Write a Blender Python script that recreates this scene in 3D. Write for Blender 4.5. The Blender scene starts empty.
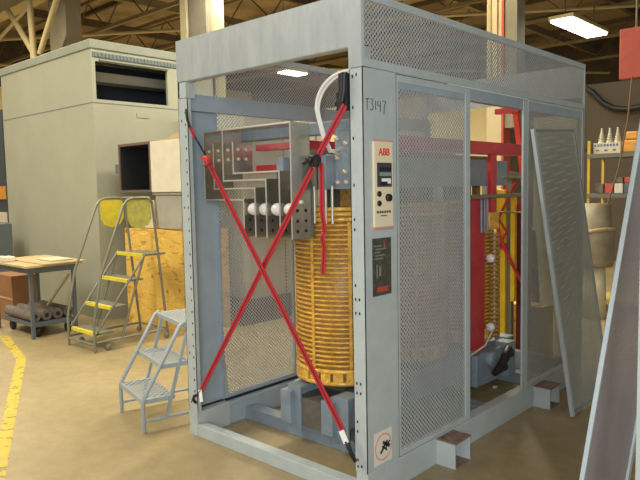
import bpy, bmesh, math, random
from mathutils import Vector, Matrix
random.seed(7)
PI = math.pi
C = bpy.context.scene.collection
sc = bpy.context.scene

# ------------------------------------------------------------------ materials
def principled(name, col, rough=.5, metal=0., var=.0, scale=6., bump=0., bscale=60., spec=.5, col2=None, stretch=(1,1,1)):
    m = bpy.data.materials.new(name); m.use_nodes = True
    nt = m.node_tree; N = nt.nodes; L = nt.links
    b = N['Principled BSDF']
    b.inputs['Base Color'].default_value = (*col, 1); b.inputs['Roughness'].default_value = rough
    b.inputs['Metallic'].default_value = metal; b.inputs['Specular IOR Level'].default_value = spec
    tc = N.new('ShaderNodeTexCoord'); mp = N.new('ShaderNodeMapping'); L.new(tc.outputs['Object'], mp.inputs['Vector'])
    mp.inputs['Scale'].default_value = stretch
    if var or col2:
        n = N.new('ShaderNodeTexNoise'); n.inputs['Scale'].default_value = scale; n.inputs['Detail'].default_value = 5
        n.inputs['Roughness'].default_value = .65
        L.new(mp.outputs[0], n.inputs['Vector'])
        r = N.new('ShaderNodeValToRGB'); r.color_ramp.elements[0].position = .36; r.color_ramp.elements[1].position = .64
        c2 = col2 or tuple(min(1, c*(1+var)) for c in col)
        c1 = col if col2 else tuple(c*(1-var) for c in col)
        r.color_ramp.elements[0].color = (*c1, 1); r.color_ramp.elements[1].color = (*c2, 1)
        L.new(n.outputs['Fac'], r.inputs['Fac']); L.new(r.outputs['Color'], b.inputs['Base Color'])
    if bump:
        n2 = N.new('ShaderNodeTexNoise'); n2.inputs['Scale'].default_value = bscale
        L.new(mp.outputs[0], n2.inputs['Vector'])
        bp = N.new('ShaderNodeBump'); bp.inputs['Strength'].default_value = bump; bp.inputs['Distance'].default_value = .01
        L.new(n2.outputs['Fac'], bp.inputs['Height']); L.new(bp.outputs['Normal'], b.inputs['Normal'])
    return m

def perforated(name, col, axis=1, pitch=.027, thr=.16, up=2, rough=.62):
    """sheet metal punched with staggered round holes"""
    m = principled(name, col, rough, .0, .06, 5, spec=.25)
    nt = m.node_tree; N = nt.nodes; L = nt.links
    tc = N.new('ShaderNodeTexCoord'); sp = N.new('ShaderNodeSeparateXYZ'); L.new(tc.outputs['Object'], sp.inputs[0])
    def cosn(out):
        a = N.new('ShaderNodeMath'); a.operation = 'MULTIPLY'; a.inputs[1].default_value = 2*PI/pitch; L.new(out, a.inputs[0])
        c = N.new('ShaderNodeMath'); c.operation = 'COSINE'; L.new(a.outputs[0], c.inputs[0]); return c.outputs[0]
    mu = N.new('ShaderNodeMath'); mu.operation = 'MULTIPLY'
    L.new(cosn(sp.outputs[axis]), mu.inputs[0]); L.new(cosn(sp.outputs[up]), mu.inputs[1])
    lt = N.new('ShaderNodeMath'); lt.operation = 'LESS_THAN'; lt.inputs[1].default_value = thr
    L.new(mu.outputs[0], lt.inputs[0]); L.new(lt.outputs[0], N['Principled BSDF'].inputs['Alpha'])
    return m

def emitter(name, col, s):
    m = bpy.data.materials.new(name); m.use_nodes = True; b = m.node_tree.nodes['Principled BSDF']
    b.inputs['Base Color'].default_value = (*col, 1); b.inputs['Emission Color'].default_value = (*col, 1)
    b.inputs['Emission Strength'].default_value = s
    return m

GREY = (.43, .48, .475)
M = dict(
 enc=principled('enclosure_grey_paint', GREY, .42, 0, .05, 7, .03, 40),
 encblue=principled('enclosure_grey_blue', (.31,.38,.43), .45, 0, .06, 5),  # darker, bluer enclosure grey for left, rear and inner faces
 pale=principled('pale_sheet', (.40,.43,.43), .36, .15, .10, 9, .05, 14, stretch=(1.5,1,.35)),
 clamp=principled('clamp_grey_blue', (.22,.27,.31), .45, 0, .12, 9),
 dark=principled('dark_hole', (.012,.012,.013), .8),
 black=principled('black_steel', (.02,.02,.022), .45, .3),
 rust=principled('rusty_steel', (.16,.075,.045), .8, 0, .5, 25, .3, 60, col2=(.26,.2,.16)),
 amber=principled('amber_resin', (.66,.36,.055), .26, 0, .25, 22, .2, 70),
 amberd=principled('dark_amber_winding', (.33,.18,.045), .45, 0, .3, 40),
 amberl=principled('glossy_yellow_resin', (.80,.45,.07), .2, 0, .3, 30),
 bus=principled('plated_bus_metal', (.60,.57,.49), .24, .9, .12, 4),
 busedge=principled('edge_glint_and_bolt_metal', (.58,.53,.45), .35, .4),
 core=principled('core_steel', (.17,.16,.135), .5, .4, .15, 12),
 red=principled('red_insulation', (.50,.03,.04), .35, 0, .12, 8),
 strap=principled('red_webbing', (.47,.016,.03), .6),
 strapd=principled('dark_red_webbing', (.13,.006,.012), .7),
 white=principled('white_label', (.85,.84,.83), .45),
 cable=principled('white_cable', (.70,.69,.66), .45),
 cream=principled('cream_plastic', (.78,.68,.46), .4),
 creamst=principled('sticker_cream', (.74,.68,.58), .5),
 rim=principled('salmon_rim', (.62,.30,.20), .5),
 txtred=principled('letter_red', (.72,.05,.03), .5),
 ink=principled('marker_ink', (.04,.05,.05), .7),
 plate=principled('black_nameplate', (.075,.075,.055), .32, .2, .3, 30),
 platemark=principled('nameplate_print', (.23,.22,.19), .5),
 platered=principled('nameplate_red', (.42,.06,.04), .5),
 porcelain=principled('white_insulator', (.72,.71,.68), .3),
 yellow=principled('yellow_fibreglass', (.78,.52,.02), .4, 0, .08, 10),
 yellowpad=principled('yellow_pad', (.66,.54,.04), .5, 0, .1, 12),
 yellowpad2=principled('mottled_yellow_pad', (.56,.50,.07), .55, 0, 0, 16, col2=(.36,.35,.10)),  # duller, mottled yellow for the second pad
 laddergrey=principled('ladder_grey', (.21,.205,.15), .45, .2),
 standgrey=principled('stand_grey', (.34,.38,.39), .45, .1, .06, 8),
 house=principled('beige_grey_panel', (.33,.325,.235), .5, 0, .04, 2),
 housed=principled('beige_grey_roof', (.24,.25,.19), .55, 0, .05, 3),
 housevent=principled('vent_grey', (.13,.16,.16), .6),
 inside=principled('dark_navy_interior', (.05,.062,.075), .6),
 duct=principled('duct_grey', (.34,.31,.24), .6),
 creamwall=principled('cream_wall_paint', (.72,.60,.33), .8, 0, .05, 1.5),
 brownwall=principled('brown_wall', (.065,.052,.040), .9, 0, .2, 1.5),
 deck=principled('roof_deck', (.34,.265,.17), .85, 0, 0, .9, col2=(.21,.165,.115)),
 joist=principled('joist_paint', (.22,.175,.10), .8, 0, .1, 3),
 joistd=principled('dark_joist', (.09,.068,.045), .8),
 girder=principled('cream_girder', (.46,.38,.20), .7, 0, .08, 2),
 colgrey=principled('column_grey', (.24,.215,.15), .7, 0, .1, 2),
 collight=principled('column_cream', (.56,.47,.28), .7, 0, .06, 2),
 woodtop=principled('table_plywood', (.46,.34,.16), .6, 0, .12, 7),
 brownbox=principled('brown_cardboard', (.27,.125,.045), .8, 0, .08, 5),
 roll=principled('roll_brown_grey', (.15,.12,.09), .85, 0, .25, 20),
 crateW=principled('whitish_plastic', (.62,.56,.42), .55, 0, .06, 5),
 tub=principled('translucent_tub', (.36,.34,.27), .4, 0, .08, 5),
 boxframe=principled('brown_box_rim', (.13,.08,.05), .6),
 bluegrey=principled('blue_grey_paint', (.10,.12,.125), .6),
 shelfy=principled('shelf_yellow', (.50,.34,.05), .55, 0, .1, 5),
 shelfg=principled('shelf_grey', (.13,.13,.10), .6),
 orange=principled('orange_plastic', (.62,.28,.04), .55, 0, .15, 10),
 creambox=principled('cream_box', (.58,.52,.33), .7),
 ceramic=principled('bushing_ceramic', (.50,.47,.34), .35),
 inkblue=principled('box_print_blue', (.10,.12,.28), .6),
 drum=principled('drum_tan', (.24,.20,.125), .6, 0, .25, 5),
 rope=principled('rope_tan', (.40,.30,.15), .9, 0, .2, 30),
 cord=principled('orange_brown_cord', (.20,.11,.05), .7),
 redsign=principled('red_sign', (.46,.075,.045), .55, 0, .08, 5),
 lean=principled('leaning_frame_paint', (.42,.48,.50), .4),
 leandark=principled('sheet_frame_paint', (.24,.26,.235), .5),
 leanlight=principled('pale_edge_paint', (.40,.46,.49), .4),
 postgrey=principled('pale_green_grey_post', (.40,.46,.43), .45, 0, .04, 4),
 skid=principled('dark_skid', (.04,.04,.04), .8),
 machine=principled('grey_olive_cabinet', (.46,.43,.32), .65, 0, .08, 2, stretch=(8,8,.15)),
)
M['perf'] = perforated('perforated_sheet_lengthwise', (.40,.42,.41), 1, .027, .06)
M['perfx'] = perforated('perforated_sheet_crosswise', (.36,.39,.38), 0, .027, .06)
M['perffine'] = perforated('fine_perforated_sheet', (.40,.37,.38), 1, .016, .35)
M['perfmed'] = perforated('medium_perforated_sheet', (.38,.39,.34), 1, .024, .10)
M['tread'] = perforated('punched_tread', (.36,.40,.42), 0, .05, .05, 1)

def floor_material():
    m = principled('worn_concrete', (.4,.3,.17), .38)
    nt = m.node_tree; N = nt.nodes; L = nt.links; b = N['Principled BSDF']
    tc = N.new('ShaderNodeTexCoord')
    def noise(s, d=5, r=.6):
        n = N.new('ShaderNodeTexNoise'); n.inputs['Scale'].default_value = s; n.inputs['Detail'].default_value = d; n.inputs['Roughness'].default_value = r
        L.new(tc.outputs['Object'], n.inputs['Vector']); return n
    n1 = noise(.8); r1 = N.new('ShaderNodeValToRGB'); r1.color_ramp.elements[0].position = .35; r1.color_ramp.elements[1].position = .65
    r1.color_ramp.elements[0].color = (.300,.232,.116,1); r1.color_ramp.elements[1].color = (.372,.290,.150,1)
    L.new(n1.outputs['Fac'], r1.inputs[0])
    n2 = noise(9, 8, .75); r2 = N.new('ShaderNodeValToRGB'); r2.color_ramp.elements[0].position = .3; r2.color_ramp.elements[1].position = .7
    r2.color_ramp.elements[0].color = (.78,.77,.76,1); r2.color_ramp.elements[1].color = (1.08,1.08,1.08,1)
    L.new(n2.outputs['Fac'], r2.inputs[0])
    mx = N.new('ShaderNodeMix'); mx.data_type = 'RGBA'; mx.blend_type = 'MULTIPLY'; mx.inputs[0].default_value = 1
    L.new(r1.outputs[0], mx.inputs[6]); L.new(r2.outputs[0], mx.inputs[7]); L.new(mx.outputs[2], b.inputs['Base Color'])
    r3 = N.new('ShaderNodeMapRange'); r3.inputs[3].default_value = .28; r3.inputs[4].default_value = .5
    L.new(n1.outputs['Fac'], r3.inputs[0]); L.new(r3.outputs[0], b.inputs['Roughness'])
    return m
M['floor'] = floor_material()

def osb_material():
    m = principled('plywood_knotty', (.6,.36,.07), .6)
    nt = m.node_tree; N = nt.nodes; L = nt.links; b = N['Principled BSDF']
    tc = N.new('ShaderNodeTexCoord'); mp = N.new('ShaderNodeMapping'); mp.inputs['Scale'].default_value = (1.6,1.6,5)
    L.new(tc.outputs['Object'], mp.inputs[0])
    n = N.new('ShaderNodeTexNoise'); n.inputs['Scale'].default_value = 2.6; n.inputs['Detail'].default_value = 4; n.inputs['Distortion'].default_value = 2.2
    L.new(mp.outputs[0], n.inputs['Vector'])
    r = N.new('ShaderNodeValToRGB'); e = r.color_ramp.elements
    e[0].position = .33; e[0].color = (.42,.22,.035,1); e[1].position = .7; e[1].color = (.84,.58,.14,1)
    q = e.new(.45); q.color = (.76,.47,.09,1); q = e.new(.55); q.color = (.70,.42,.08,1)
    L.new(n.outputs['Fac'], r.inputs[0])
    v = N.new('ShaderNodeTexVoronoi'); v.inputs['Scale'].default_value = 4.5; L.new(tc.outputs['Object'], v.inputs['Vector'])
    rr = N.new('ShaderNodeValToRGB'); rr.color_ramp.elements[0].position = .08; rr.color_ramp.elements[1].position = .16
    rr.color_ramp.elements[0].color = (.42,.3,.2,1); rr.color_ramp.elements[1].color = (1,1,1,1)
    L.new(v.outputs['Distance'], rr.inputs[0])
    mx = N.new('ShaderNodeMix'); mx.data_type = 'RGBA'; mx.blend_type = 'MULTIPLY'; mx.inputs[0].default_value = 1
    L.new(r.outputs[0], mx.inputs[6]); L.new(rr.outputs[0], mx.inputs[7]); L.new(mx.outputs[2], b.inputs['Base Color'])
    return m
M['osb'] = osb_material()

def paintline_material():
    m = principled('yellow_floor_paint', (.47,.35,.035), .5, 0, .12, 9)
    nt = m.node_tree; N = nt.nodes; L = nt.links
    n = N.new('ShaderNodeTexNoise'); n.inputs['Scale'].default_value = 14; n.inputs['Detail'].default_value = 6
    tc = N.new('ShaderNodeTexCoord'); L.new(tc.outputs['Object'], n.inputs['Vector'])
    r = N.new('ShaderNodeValToRGB'); r.color_ramp.elements[0].position = .36; r.color_ramp.elements[1].position = .44
    L.new(n.outputs['Fac'], r.inputs[0]); L.new(r.outputs[0], N['Principled BSDF'].inputs['Alpha']); return m, r
M['paint'], _ = paintline_material()
M['paintfaint'], _r = paintline_material(); _r.color_ramp.elements[0].position = .46; _r.color_ramp.elements[1].position = .62
_r.color_ramp.elements[1].color = (.35,.35,.35,1)

# ------------------------------------------------------------------ mesh helpers
class MB:
    def __init__(s): s.bm = bmesh.new(); s.mats = []
    def mi(s, m):
        if m is None: return 0
        if m not in s.mats: s.mats.append(m)
        return s.mats.index(m)
    def _add(s, vs, fs, m=None, smooth=False):
        i = s.mi(m); V = [s.bm.verts.new(v) for v in vs]
        for f in fs:
            try:
                F = s.bm.faces.new([V[k] for k in f]); F.material_index = i; F.smooth = smooth
            except ValueError: pass
        return s
    def box(s, x0, x1, y0, y1, z0, z1, m=None):
        v = [(x,y,z) for z in (z0,z1) for y in (y0,y1) for x in (x0,x1)]
        return s._add(v, [(0,2,3,1),(4,5,7,6),(0,1,5,4),(2,6,7,3),(0,4,6,2),(1,3,7,5)], m)
    def bar(s, a, b, w, h, m=None, up=(0,0,1)):
        a = Vector(a); b = Vector(b); d = (b-a).normalized(); u = Vector(up)
        if abs(d.dot(u)) > .98: u = Vector((0,1,0))
        r = d.cross(u).normalized(); u = r.cross(d).normalized()
        v = []
        for p in (a, b):
            for i, j in ((-1,-1),(1,-1),(1,1),(-1,1)): v.append(p + r*(w/2*i) + u*(h/2*j))
        return s._add(v, [(3,2,1,0),(4,5,6,7),(0,1,5,4),(1,2,6,5),(2,3,7,6),(3,0,4,7)], m)
    def tube(s, pts, r, n=10, m=None, close=True):
        pts = [Vector(p) for p in pts]; rings = []; prev = None
        for i, p in enumerate(pts):
            d = ((pts[min(i+1,len(pts)-1)] - pts[max(i-1,0)])).normalized()
            if prev is None:
                u = Vector((0,0,1)) if abs(d.z) < .9 else Vector((1,0,0)); u = (u - d*u.dot(d)).normalized()
            else: u = (prev - d*prev.dot(d)).normalized()
            prev = u; w = d.cross(u)
            rr = r[i] if isinstance(r, (list,tuple)) else r
            rings.append([p + u*(rr*math.cos(2*PI*k/n)) + w*(rr*math.sin(2*PI*k/n)) for k in range(n)])
        v = [q for R_ in rings for q in R_]; f = []
        for i in range(len(rings)-1):
            for k in range(n): f.append((i*n+k, i*n+(k+1)%n, (i+1)*n+(k+1)%n, (i+1)*n+k))
        s._add(v, f, m, True)
        if close:
            s._add(rings[0], [tuple(reversed(range(n)))], m); s._add(rings[-1], [tuple(range(n))], m)
        return s
    def lathe(s, c, prof, n=40, m=None, axis='z'):
        v = []; f = []
        for (r, z) in prof:
            for k in range(n):
                a = 2*PI*k/n; p = (r*math.cos(a), r*math.sin(a), z)
                if axis == 'y': p = (p[0], p[2], p[1])
                if axis == 'x': p = (p[2], p[0], p[1])
                v.append((c[0]+p[0], c[1]+p[1], c[2]+p[2]))
        for i in range(len(prof)-1):
            for k in range(n): f.append((i*n+k, i*n+(k+1)%n, (i+1)*n+(k+1)%n, (i+1)*n+k))
        return s._add(v, f, m, True)
    def prism(s, poly, ext, m=None):
        """poly: 3D points of one face, ext: extrusion vector"""
        e = Vector(ext); p = [Vector(q) for q in poly]; n = len(p)
        return s._add(p + [q+e for q in p], [tuple(reversed(range(n))), tuple(range(n,2*n))] + [(i,(i+1)%n,n+(i+1)%n,n+i) for i in range(n)], m)
    def build(s, name, mat=None, parent=None, loc=None, rot=None, bevel=0.):
        bmesh.ops.recalc_face_normals(s.bm, faces=s.bm.faces)
        me = bpy.data.meshes.new(name); s.bm.to_mesh(me); s.bm.free()
        if s.mats:
            for q in s.mats: me.materials.append(q)
        else: me.materials.append(mat)
        o = bpy.data.objects.new(name, me); C.objects.link(o)
        if parent is not None: o.parent = parent
        if loc is not None: o.location = loc
        if rot is not None: o.rotation_euler = rot
        if bevel:
            b = o.modifiers.new('bevel', 'BEVEL'); b.width = bevel; b.segments = 2; b.limit_method = 'ANGLE'
        return o
def bx(*a): return MB().box(*a)
def thing(name, label, cat, loc=(0,0,0), rz=0., group=None):
    o = bpy.data.objects.new(name, None); C.objects.link(o); o.location = loc; o.rotation_euler = (0,0,rz)
    return tag(o, label, cat, group)
def tag(o, label, cat, group=None):
    o['label'] = label; o['category'] = cat
    if group: o['group'] = group
    return o
def struct(o): o['kind'] = 'structure'; return o
def dup(root, loc, rz=None):
    r = root.copy(); C.objects.link(r); r.location = loc
    if rz is not None: r.rotation_euler = (0,0,rz)
    for ch in list(root.children):
        c = ch.copy(); C.objects.link(c); c.parent = r
        for g in list(ch.children):
            d = g.copy(); C.objects.link(d); d.parent = c
    return r
def text_mesh(txt, size, mat, parent, loc, rot, ext=.001, name='lettering', sx=1.):
    cu = bpy.data.curves.new(name, 'FONT'); cu.body = txt; cu.size = size; cu.extrude = ext; cu.align_x = 'CENTER'; cu.align_y = 'CENTER'; cu.offset = size*.02
    t = bpy.data.objects.new(name, cu); C.objects.link(t); dg = bpy.context.evaluated_depsgraph_get()
    me = bpy.data.meshes.new_from_object(t.evaluated_get(dg)); bpy.data.objects.remove(t)
    me.materials.clear(); me.materials.append(mat)
    o = bpy.data.objects.new(name, me); C.objects.link(o); o.parent = parent; o.location = loc; o.rotation_euler = rot; o.scale = (sx,1,1); return o

# ------------------------------------------------------------------ setting
struct(bx(-26,8,-7,28,-.12,0).build('floor', M['floor']))
def wall(name, x0,x1,y0,y1,mats):
    b = MB(); z = 0
    for (z1, m) in mats: b.box(x0,x1,y0,y1,z,z1,m); z = z1
    return struct(b.build(name))
wall('wall_left', -26.2,-26,-7,28, [(6.0,M['creamwall']),(8.2,M['brownwall'])])
wall('wall_far', -25.98,-25.8,19.9,22.2, [(7.0,M['creamwall'])])
wall('wall_back', -26,8,28,28.2, [(8.2,M['brownwall'])])
b = MB().box(-26,8,-7,28,8.1,8.25, M['deck'])
for i in range(0, 14): b.box(-26,8,-6+2.6*i-.06,-6+2.6*i+.06,7.95,8.1, M['joistd'])
struct(b.build('ceiling'))
# roof trusses: chords along X, with lattice
def truss(y, n):
    b = MB(); b.box(-26,8,y-.07,y+.07,7.72,7.84,M['joist']); b.box(-26,8,y-.05,y+.05,6.75,6.85,M['joist'])
    x = -26
    while x < 8:
        b.bar((x,y,6.8),(x+1.1,y,7.75),.03,.03,M['joistd']); b.bar((x+1.1,y,7.75),(x+2.2,y,6.8),.03,.03,M['joistd']); x += 2.2
    struct(b.build('trim_%d'%n))
for n, y in enumerate((8.5, 11.5, 14.5, 18., 22., 26.)): truss(y, n+1)
for n, x in enumerate((-23,-19.5,-16.,-12.5,-9.,-5.5,-2.,1.5)):
    struct(bx(x-.08,x+.08,-7,28,7.35,7.6).build('trim_%d'%(n+10), M['joistd' if n%2 else 'joist']))
for n, (a, c) in enumerate((((-24,6,6.3),(-8,27,6.3)), ((-20,6,6.5),(0,20,6.5)), ((-10,9,5.9),(4,14,5.9)))):
    struct(MB().tube([a,c],.05,8).build('trim_%d'%(n+20), M['girder']))
struct(bx(-26,-9.2,4.85,5.25,6.42,7.4).build('trim_30', M['girder']))
# columns
def column(name, x0, x1, y, pale, n, extra=None):
    b = MB(); b.box(x0,x0+.10,y-.2,y+.2,0,8,M[pale]); b.box(x0+.10,x1,y-.12,y+.12,0,8,M['colgrey']); b.box(x1,x1+.05,y-.2,y+.2,0,8,M['colgrey'])
    o = b.build(name); return struct(o)
struct(MB().box(-8.26,-8.08,4.9,5.3,0,8,M['collight']).box(-8.08,-7.55,4.95,5.25,0,8,M['colgrey']).build('trim_31'))
struct(MB().tube([(-7.3,5,0),(-7.3,5,8)],.12,14).build('trim_32', M['collight']))
struct(MB().box(-14.4,-13.5,5.3,5.7,0,8,M['colgrey']).build('trim_33'))
b = MB()
b.tube([(-15.6,4.8,6.35),(-14.3,4.8,5.1),(-14.2,4.8,4.2)],.07,8); b.tube([(-12.6,4.8,6.4),(-13.9,4.8,5.0)],.07,8); b.tube([(-14.35,4.8,6.5),(-14.2,4.8,4.6)],.08,8)
b.tube([(-18.5,4.8,5.2),(-14.4,4.8,6.2)],.04,8)
struct(b.build('trim_34', M['girder']))
# right hand column cluster seen above the header and through the opening
b = MB(); b.box(-4.68,-4.33,9.95,10.3,0,8,M['collight']); b.box(-4.62,-4.57,9.9,9.95,3.6,8,M['girder']); b.box(-4.50,-4.42,9.88,9.95,3.6,8,M['collight'])
b.box(-4.33,-4.28,9.9,10.2,0,8,M['redsign']); b.box(-4.28,-4.02,9.95,10.3,2.75,8,M['colgrey'])
struct(b.build('trim_35'))
# cream partition beyond the opening
struct(MB().box(-13.5,-6.15,13,13.15,0,4.1,M['creamwall']).build('wall_partition'))
struct(MB().box(-5.0,-3.6,12.9,13.0,0,3.2,M['crateW']).build('wall_far_panel'))

# painted floor lines
def strip(name, poly, mat, label):
    o = MB().prism([(x,y,.0004) for x,y in poly], (0,0,.0012)).build(name, M[mat]); return struct(o)
strip('trim_40', [(-4.40,.055),(-4.374,.141),(-1.737,-1.102),(-1.0,-1.449),(-1.05,-1.54),(-2.565,-.808)], 'paint', '')
strip('trim_41', [(-5.6,.35),(-5.55,.44),(-4.374,.141),(-4.40,.055)], 'paint', '')


# ------------------------------------------------------------------ the open transformer enclosure
W, D, H = 1.507, 2.84, 2.55
enc = thing('transformer_enclosure', 'tall open grey sheet-metal enclosure with perforated sides and header standing around the transformer', 'enclosure')
def base_rails():
    bx(-W+.09,-.06,0,.07,0,.08).build('base_rail', M['enc'], enc, bevel=.003)
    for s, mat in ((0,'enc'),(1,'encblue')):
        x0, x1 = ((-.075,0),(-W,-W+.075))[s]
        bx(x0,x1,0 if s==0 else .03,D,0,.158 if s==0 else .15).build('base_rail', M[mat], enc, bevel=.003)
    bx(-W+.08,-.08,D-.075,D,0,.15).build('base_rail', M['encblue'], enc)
base_rails()
def holes(b, pts, r=.006):
    for x, z, y in pts: b.box(x-r*.7,x+r*.7,y-.0012,y+.001,z-r*1.2,z+r*1.2,M['dark'])
def corner_post(sx, y_front, lipx, name='corner_post', holepts=(), dep=.275):
    """L shaped folded post; sx = outer x, inward direction by sign"""
    inn = -1 if sx == 0 else 1; t = .004*inn
    b = MB()
    yf = y_front; dirn = 1 if y_front == 0 else -1
    b.box(min(sx,sx+lipx*inn),max(sx,sx+lipx*inn),min(yf,yf+.004*dirn),max(yf,yf+.004*dirn),.16,2.188,M['enc'])
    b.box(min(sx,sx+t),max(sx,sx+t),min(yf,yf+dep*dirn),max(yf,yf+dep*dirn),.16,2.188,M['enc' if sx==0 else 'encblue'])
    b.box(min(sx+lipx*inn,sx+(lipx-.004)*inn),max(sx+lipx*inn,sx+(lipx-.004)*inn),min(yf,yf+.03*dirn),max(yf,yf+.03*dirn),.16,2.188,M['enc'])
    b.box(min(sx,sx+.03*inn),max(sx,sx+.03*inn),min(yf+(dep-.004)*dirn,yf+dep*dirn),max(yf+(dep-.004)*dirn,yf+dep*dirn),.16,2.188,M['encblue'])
    if y_front == 0: holes(b, holepts)
    return b.build(name, None, enc)
hp = []
for z in (2.15,2.0,1.85,1.62,1.45,1.40,1.12,1.05,.98,.62,.57,.42,.37,.22,.185): hp.append((-.062,z,0))
for z in (2.155,1.05,.98,.62,.57,.19): hp.append((-.038,z,0))
corner_post(0,0,.083,holepts=hp)
hq = [(-W+.07, .3+.075*k, 0) for k in range(25)] + [(-W+.03,z,0) for z in (.22,.55,1.5,2.05)]
corner_post(-W,0,.095,holepts=hq)
corner_post(0,D,.05,dep=.03); corner_post(-W,D,.05,dep=.03)
for sx, x0, x1 in ((0,-.083,0),(1,-W,-W+.085)):   # plinth and shoulder blocks that close the posts
    bx(x0,x1,0,.275,.0,.16).build('post_foot', M['enc'], enc, bevel=.002) if sx else None
    bx(x0,x1,0.0,.07,2.192,2.294).build('post_shoulder', M['pale' if sx==0 else 'enc'], enc)
# edge of the folded side panels
def side_frames(x, inn, mat, fm, a, z0=.165, z1=2.175):
    return None
def mesh_panel(x, y0, y1, mat, left, right, top=.035, bot=.03, sheet='perf', thick=.003, z0=.162, z1=2.18):
    p = thing('x','x','x'); bpy.data.objects.remove(p)
    f = MB(); s = -1 if x > -.5 else 1
    xa, xb = (x-.02, x) if s < 0 else (x, x+.02)
    if left: f.box(xa,xb,y0,y0+left,z0,z1)
    if right: f.box(xa,xb,y1-right,y1,z0,z1)
    f.box(xa,xb,y0+left,y1-right,z1-top,z1); f.box(xa,xb,y0+left,y1-right,z0,z0+bot)
    fo = f.build('side_panel', M[mat], enc, bevel=.002)
    xs = x-.006 if s < 0 else x+.006
    bx(xs-thick/2,xs+thick/2,y0+left,y1-right,z0+bot,z1-top).build('perforated_sheet', M[sheet], fo)
    return fo
mesh_panel(0, .275, 1.025, 'enc', .018, .055)
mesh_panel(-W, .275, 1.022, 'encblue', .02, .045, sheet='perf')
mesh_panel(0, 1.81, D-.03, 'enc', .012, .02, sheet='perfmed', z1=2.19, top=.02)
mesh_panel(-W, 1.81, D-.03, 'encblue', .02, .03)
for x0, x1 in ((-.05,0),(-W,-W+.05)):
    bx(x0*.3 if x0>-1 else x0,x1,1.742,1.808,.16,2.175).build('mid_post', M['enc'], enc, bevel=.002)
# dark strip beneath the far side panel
bx(-W+.008,-W+.03,.012,1.7,.1505,.166).build('black_strip', M['black'], enc)
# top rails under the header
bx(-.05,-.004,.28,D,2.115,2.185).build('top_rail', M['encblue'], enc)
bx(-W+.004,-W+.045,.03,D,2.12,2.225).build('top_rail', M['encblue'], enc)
# header
hb = MB(); hb.box(-W,0,-.004,0,2.294,H,M['pale']); hb.box(-W,0,0,.05,2.290,2.294,M['pale']); hb.box(-W,0,0,.05,H-.004,H,M['pale'])
hb.box(-.083,.0,-.004,-.0001,2.19,2.294,M['pale'])
hb.build('header_front', None, enc)
def header_side(x, s, y0=0, y1=D, axis='y'):
    fr = MB(); xa, xb = (x-.02,x) if s<0 else (x,x+.02)
    fr.box(xa,xb,y0,y1,2.192,2.232); fr.box(xa,xb,y0,y1,H-.04,H); fr.box(xa,xb,y0,y0+.02,2.232,H-.04); fr.box(xa,xb,y1-.02,y1,2.232,H-.04)
    o = fr.build('header_side', M['enc'], enc, bevel=.002)
    xs = x-.006 if s<0 else x+.006
    bx(xs-.0015,xs+.0015,y0+.02,y1-.02,2.232,H-.04).build('perforated_sheet', M['perf'], o)
header_side(.0005,-1); header_side(-W-.0005,1)
bx(-W+.02,-.02,D-.004,D,2.294,H).build('header_back', M['pale'], enc)
# bracket stubs with rusty plates
for y in (.64, 1.93):
    b = MB(); b.box(0,.122,y,y+.008,0,.145,M['enc']); b.box(0,.122,y+.162,y+.17,0,.145,M['enc'])
    b.box(-.0,.126,y-.004,y+.174,.145,.153,M['rust']); b.box(0,.122,y+.008,y+.162,0,.008,M['rust'])
    b.build('lifting_stub', None, enc)
# handwriting on the post:  T 3 1 4 7
def strokes(paths, r, mat, name, parent, ox, oz, s, x=.001):
    b = MB()
    for p in paths:
        b.tube([(x, ox+u*s, oz+v*s) for u, v in p], r, 6)
    return b.build(name, mat, parent)
tx = [[(0,1),(.5,1.05)],[(.22,1),(.2,0)],
      [(.75,1.05),(1.15,1.1),(.9,.65),(1.15,.35),(.95,.02),(.68,.1)],
      [(1.5,.95),(1.5,.1)],
      [(1.85,.95),(1.82,.5),(2.3,.52)],[(2.25,.95),(2.2,-.05)],
      [(2.6,1.0),(3.1,1.0),(2.85,.5),(2.8,-.25)]]
strokes(tx, .0022, M['ink'], 'handwritten_mark', enc, .022, 1.985, .052)
# control keypad on the corner post
kp = bx(0,.014,.066,.222,1.408,1.836).build('control_panel', M['cream'], enc, bevel=.003)
bx(.0,.012,.063,.225,1.398,1.408).build('lower_rim', M['rim'], kp); bx(0,.012,.063,.225,1.836,1.843).build('upper_rim', M['rim'], kp)
sb = MB(); sb.box(.014,.018,.088,.205,1.610,1.730,M['ink']); sb.box(.018,.019,.105,.200,1.688,1.707,M['dark']); sb.box(.018,.0195,.103,.200,1.664,1.682,M['clamp'])
sb.box(.018,.0195,.12,.195,1.626,1.652,M['white']); sb.box(.0185,.021,.11,.165,1.617,1.636,M['dark'])
sb.build('display', None, kp)
for (y, z) in ((.1,1.575),(.1,1.528)): MB().lathe((.0,y,z),[(.0,.014),(.014,.014),(.014,.022),(.0,.022)],14,axis='x').build('button', M['black'], kp)
MB().lathe((.0,.175,1.555),[(.0,.014),(.02,.014),(.018,.03),(.0,.03)],16,axis='x').build('knob', M['black'], kp)
text_mesh('ABB', .050, M['txtred'], kp, (.0155,.146,1.782), (PI/2,0,PI/2), .001, 'logo', 1.0)
lb = MB()
for k in range(6): lb.box(.0142,.0152,.083+.02*k,.097+.02*k,1.478,1.490)
lb.box(.0142,.0152,.115,.165,1.463,1.468)
lb.build('printed_line', M['ink'], kp)
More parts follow.
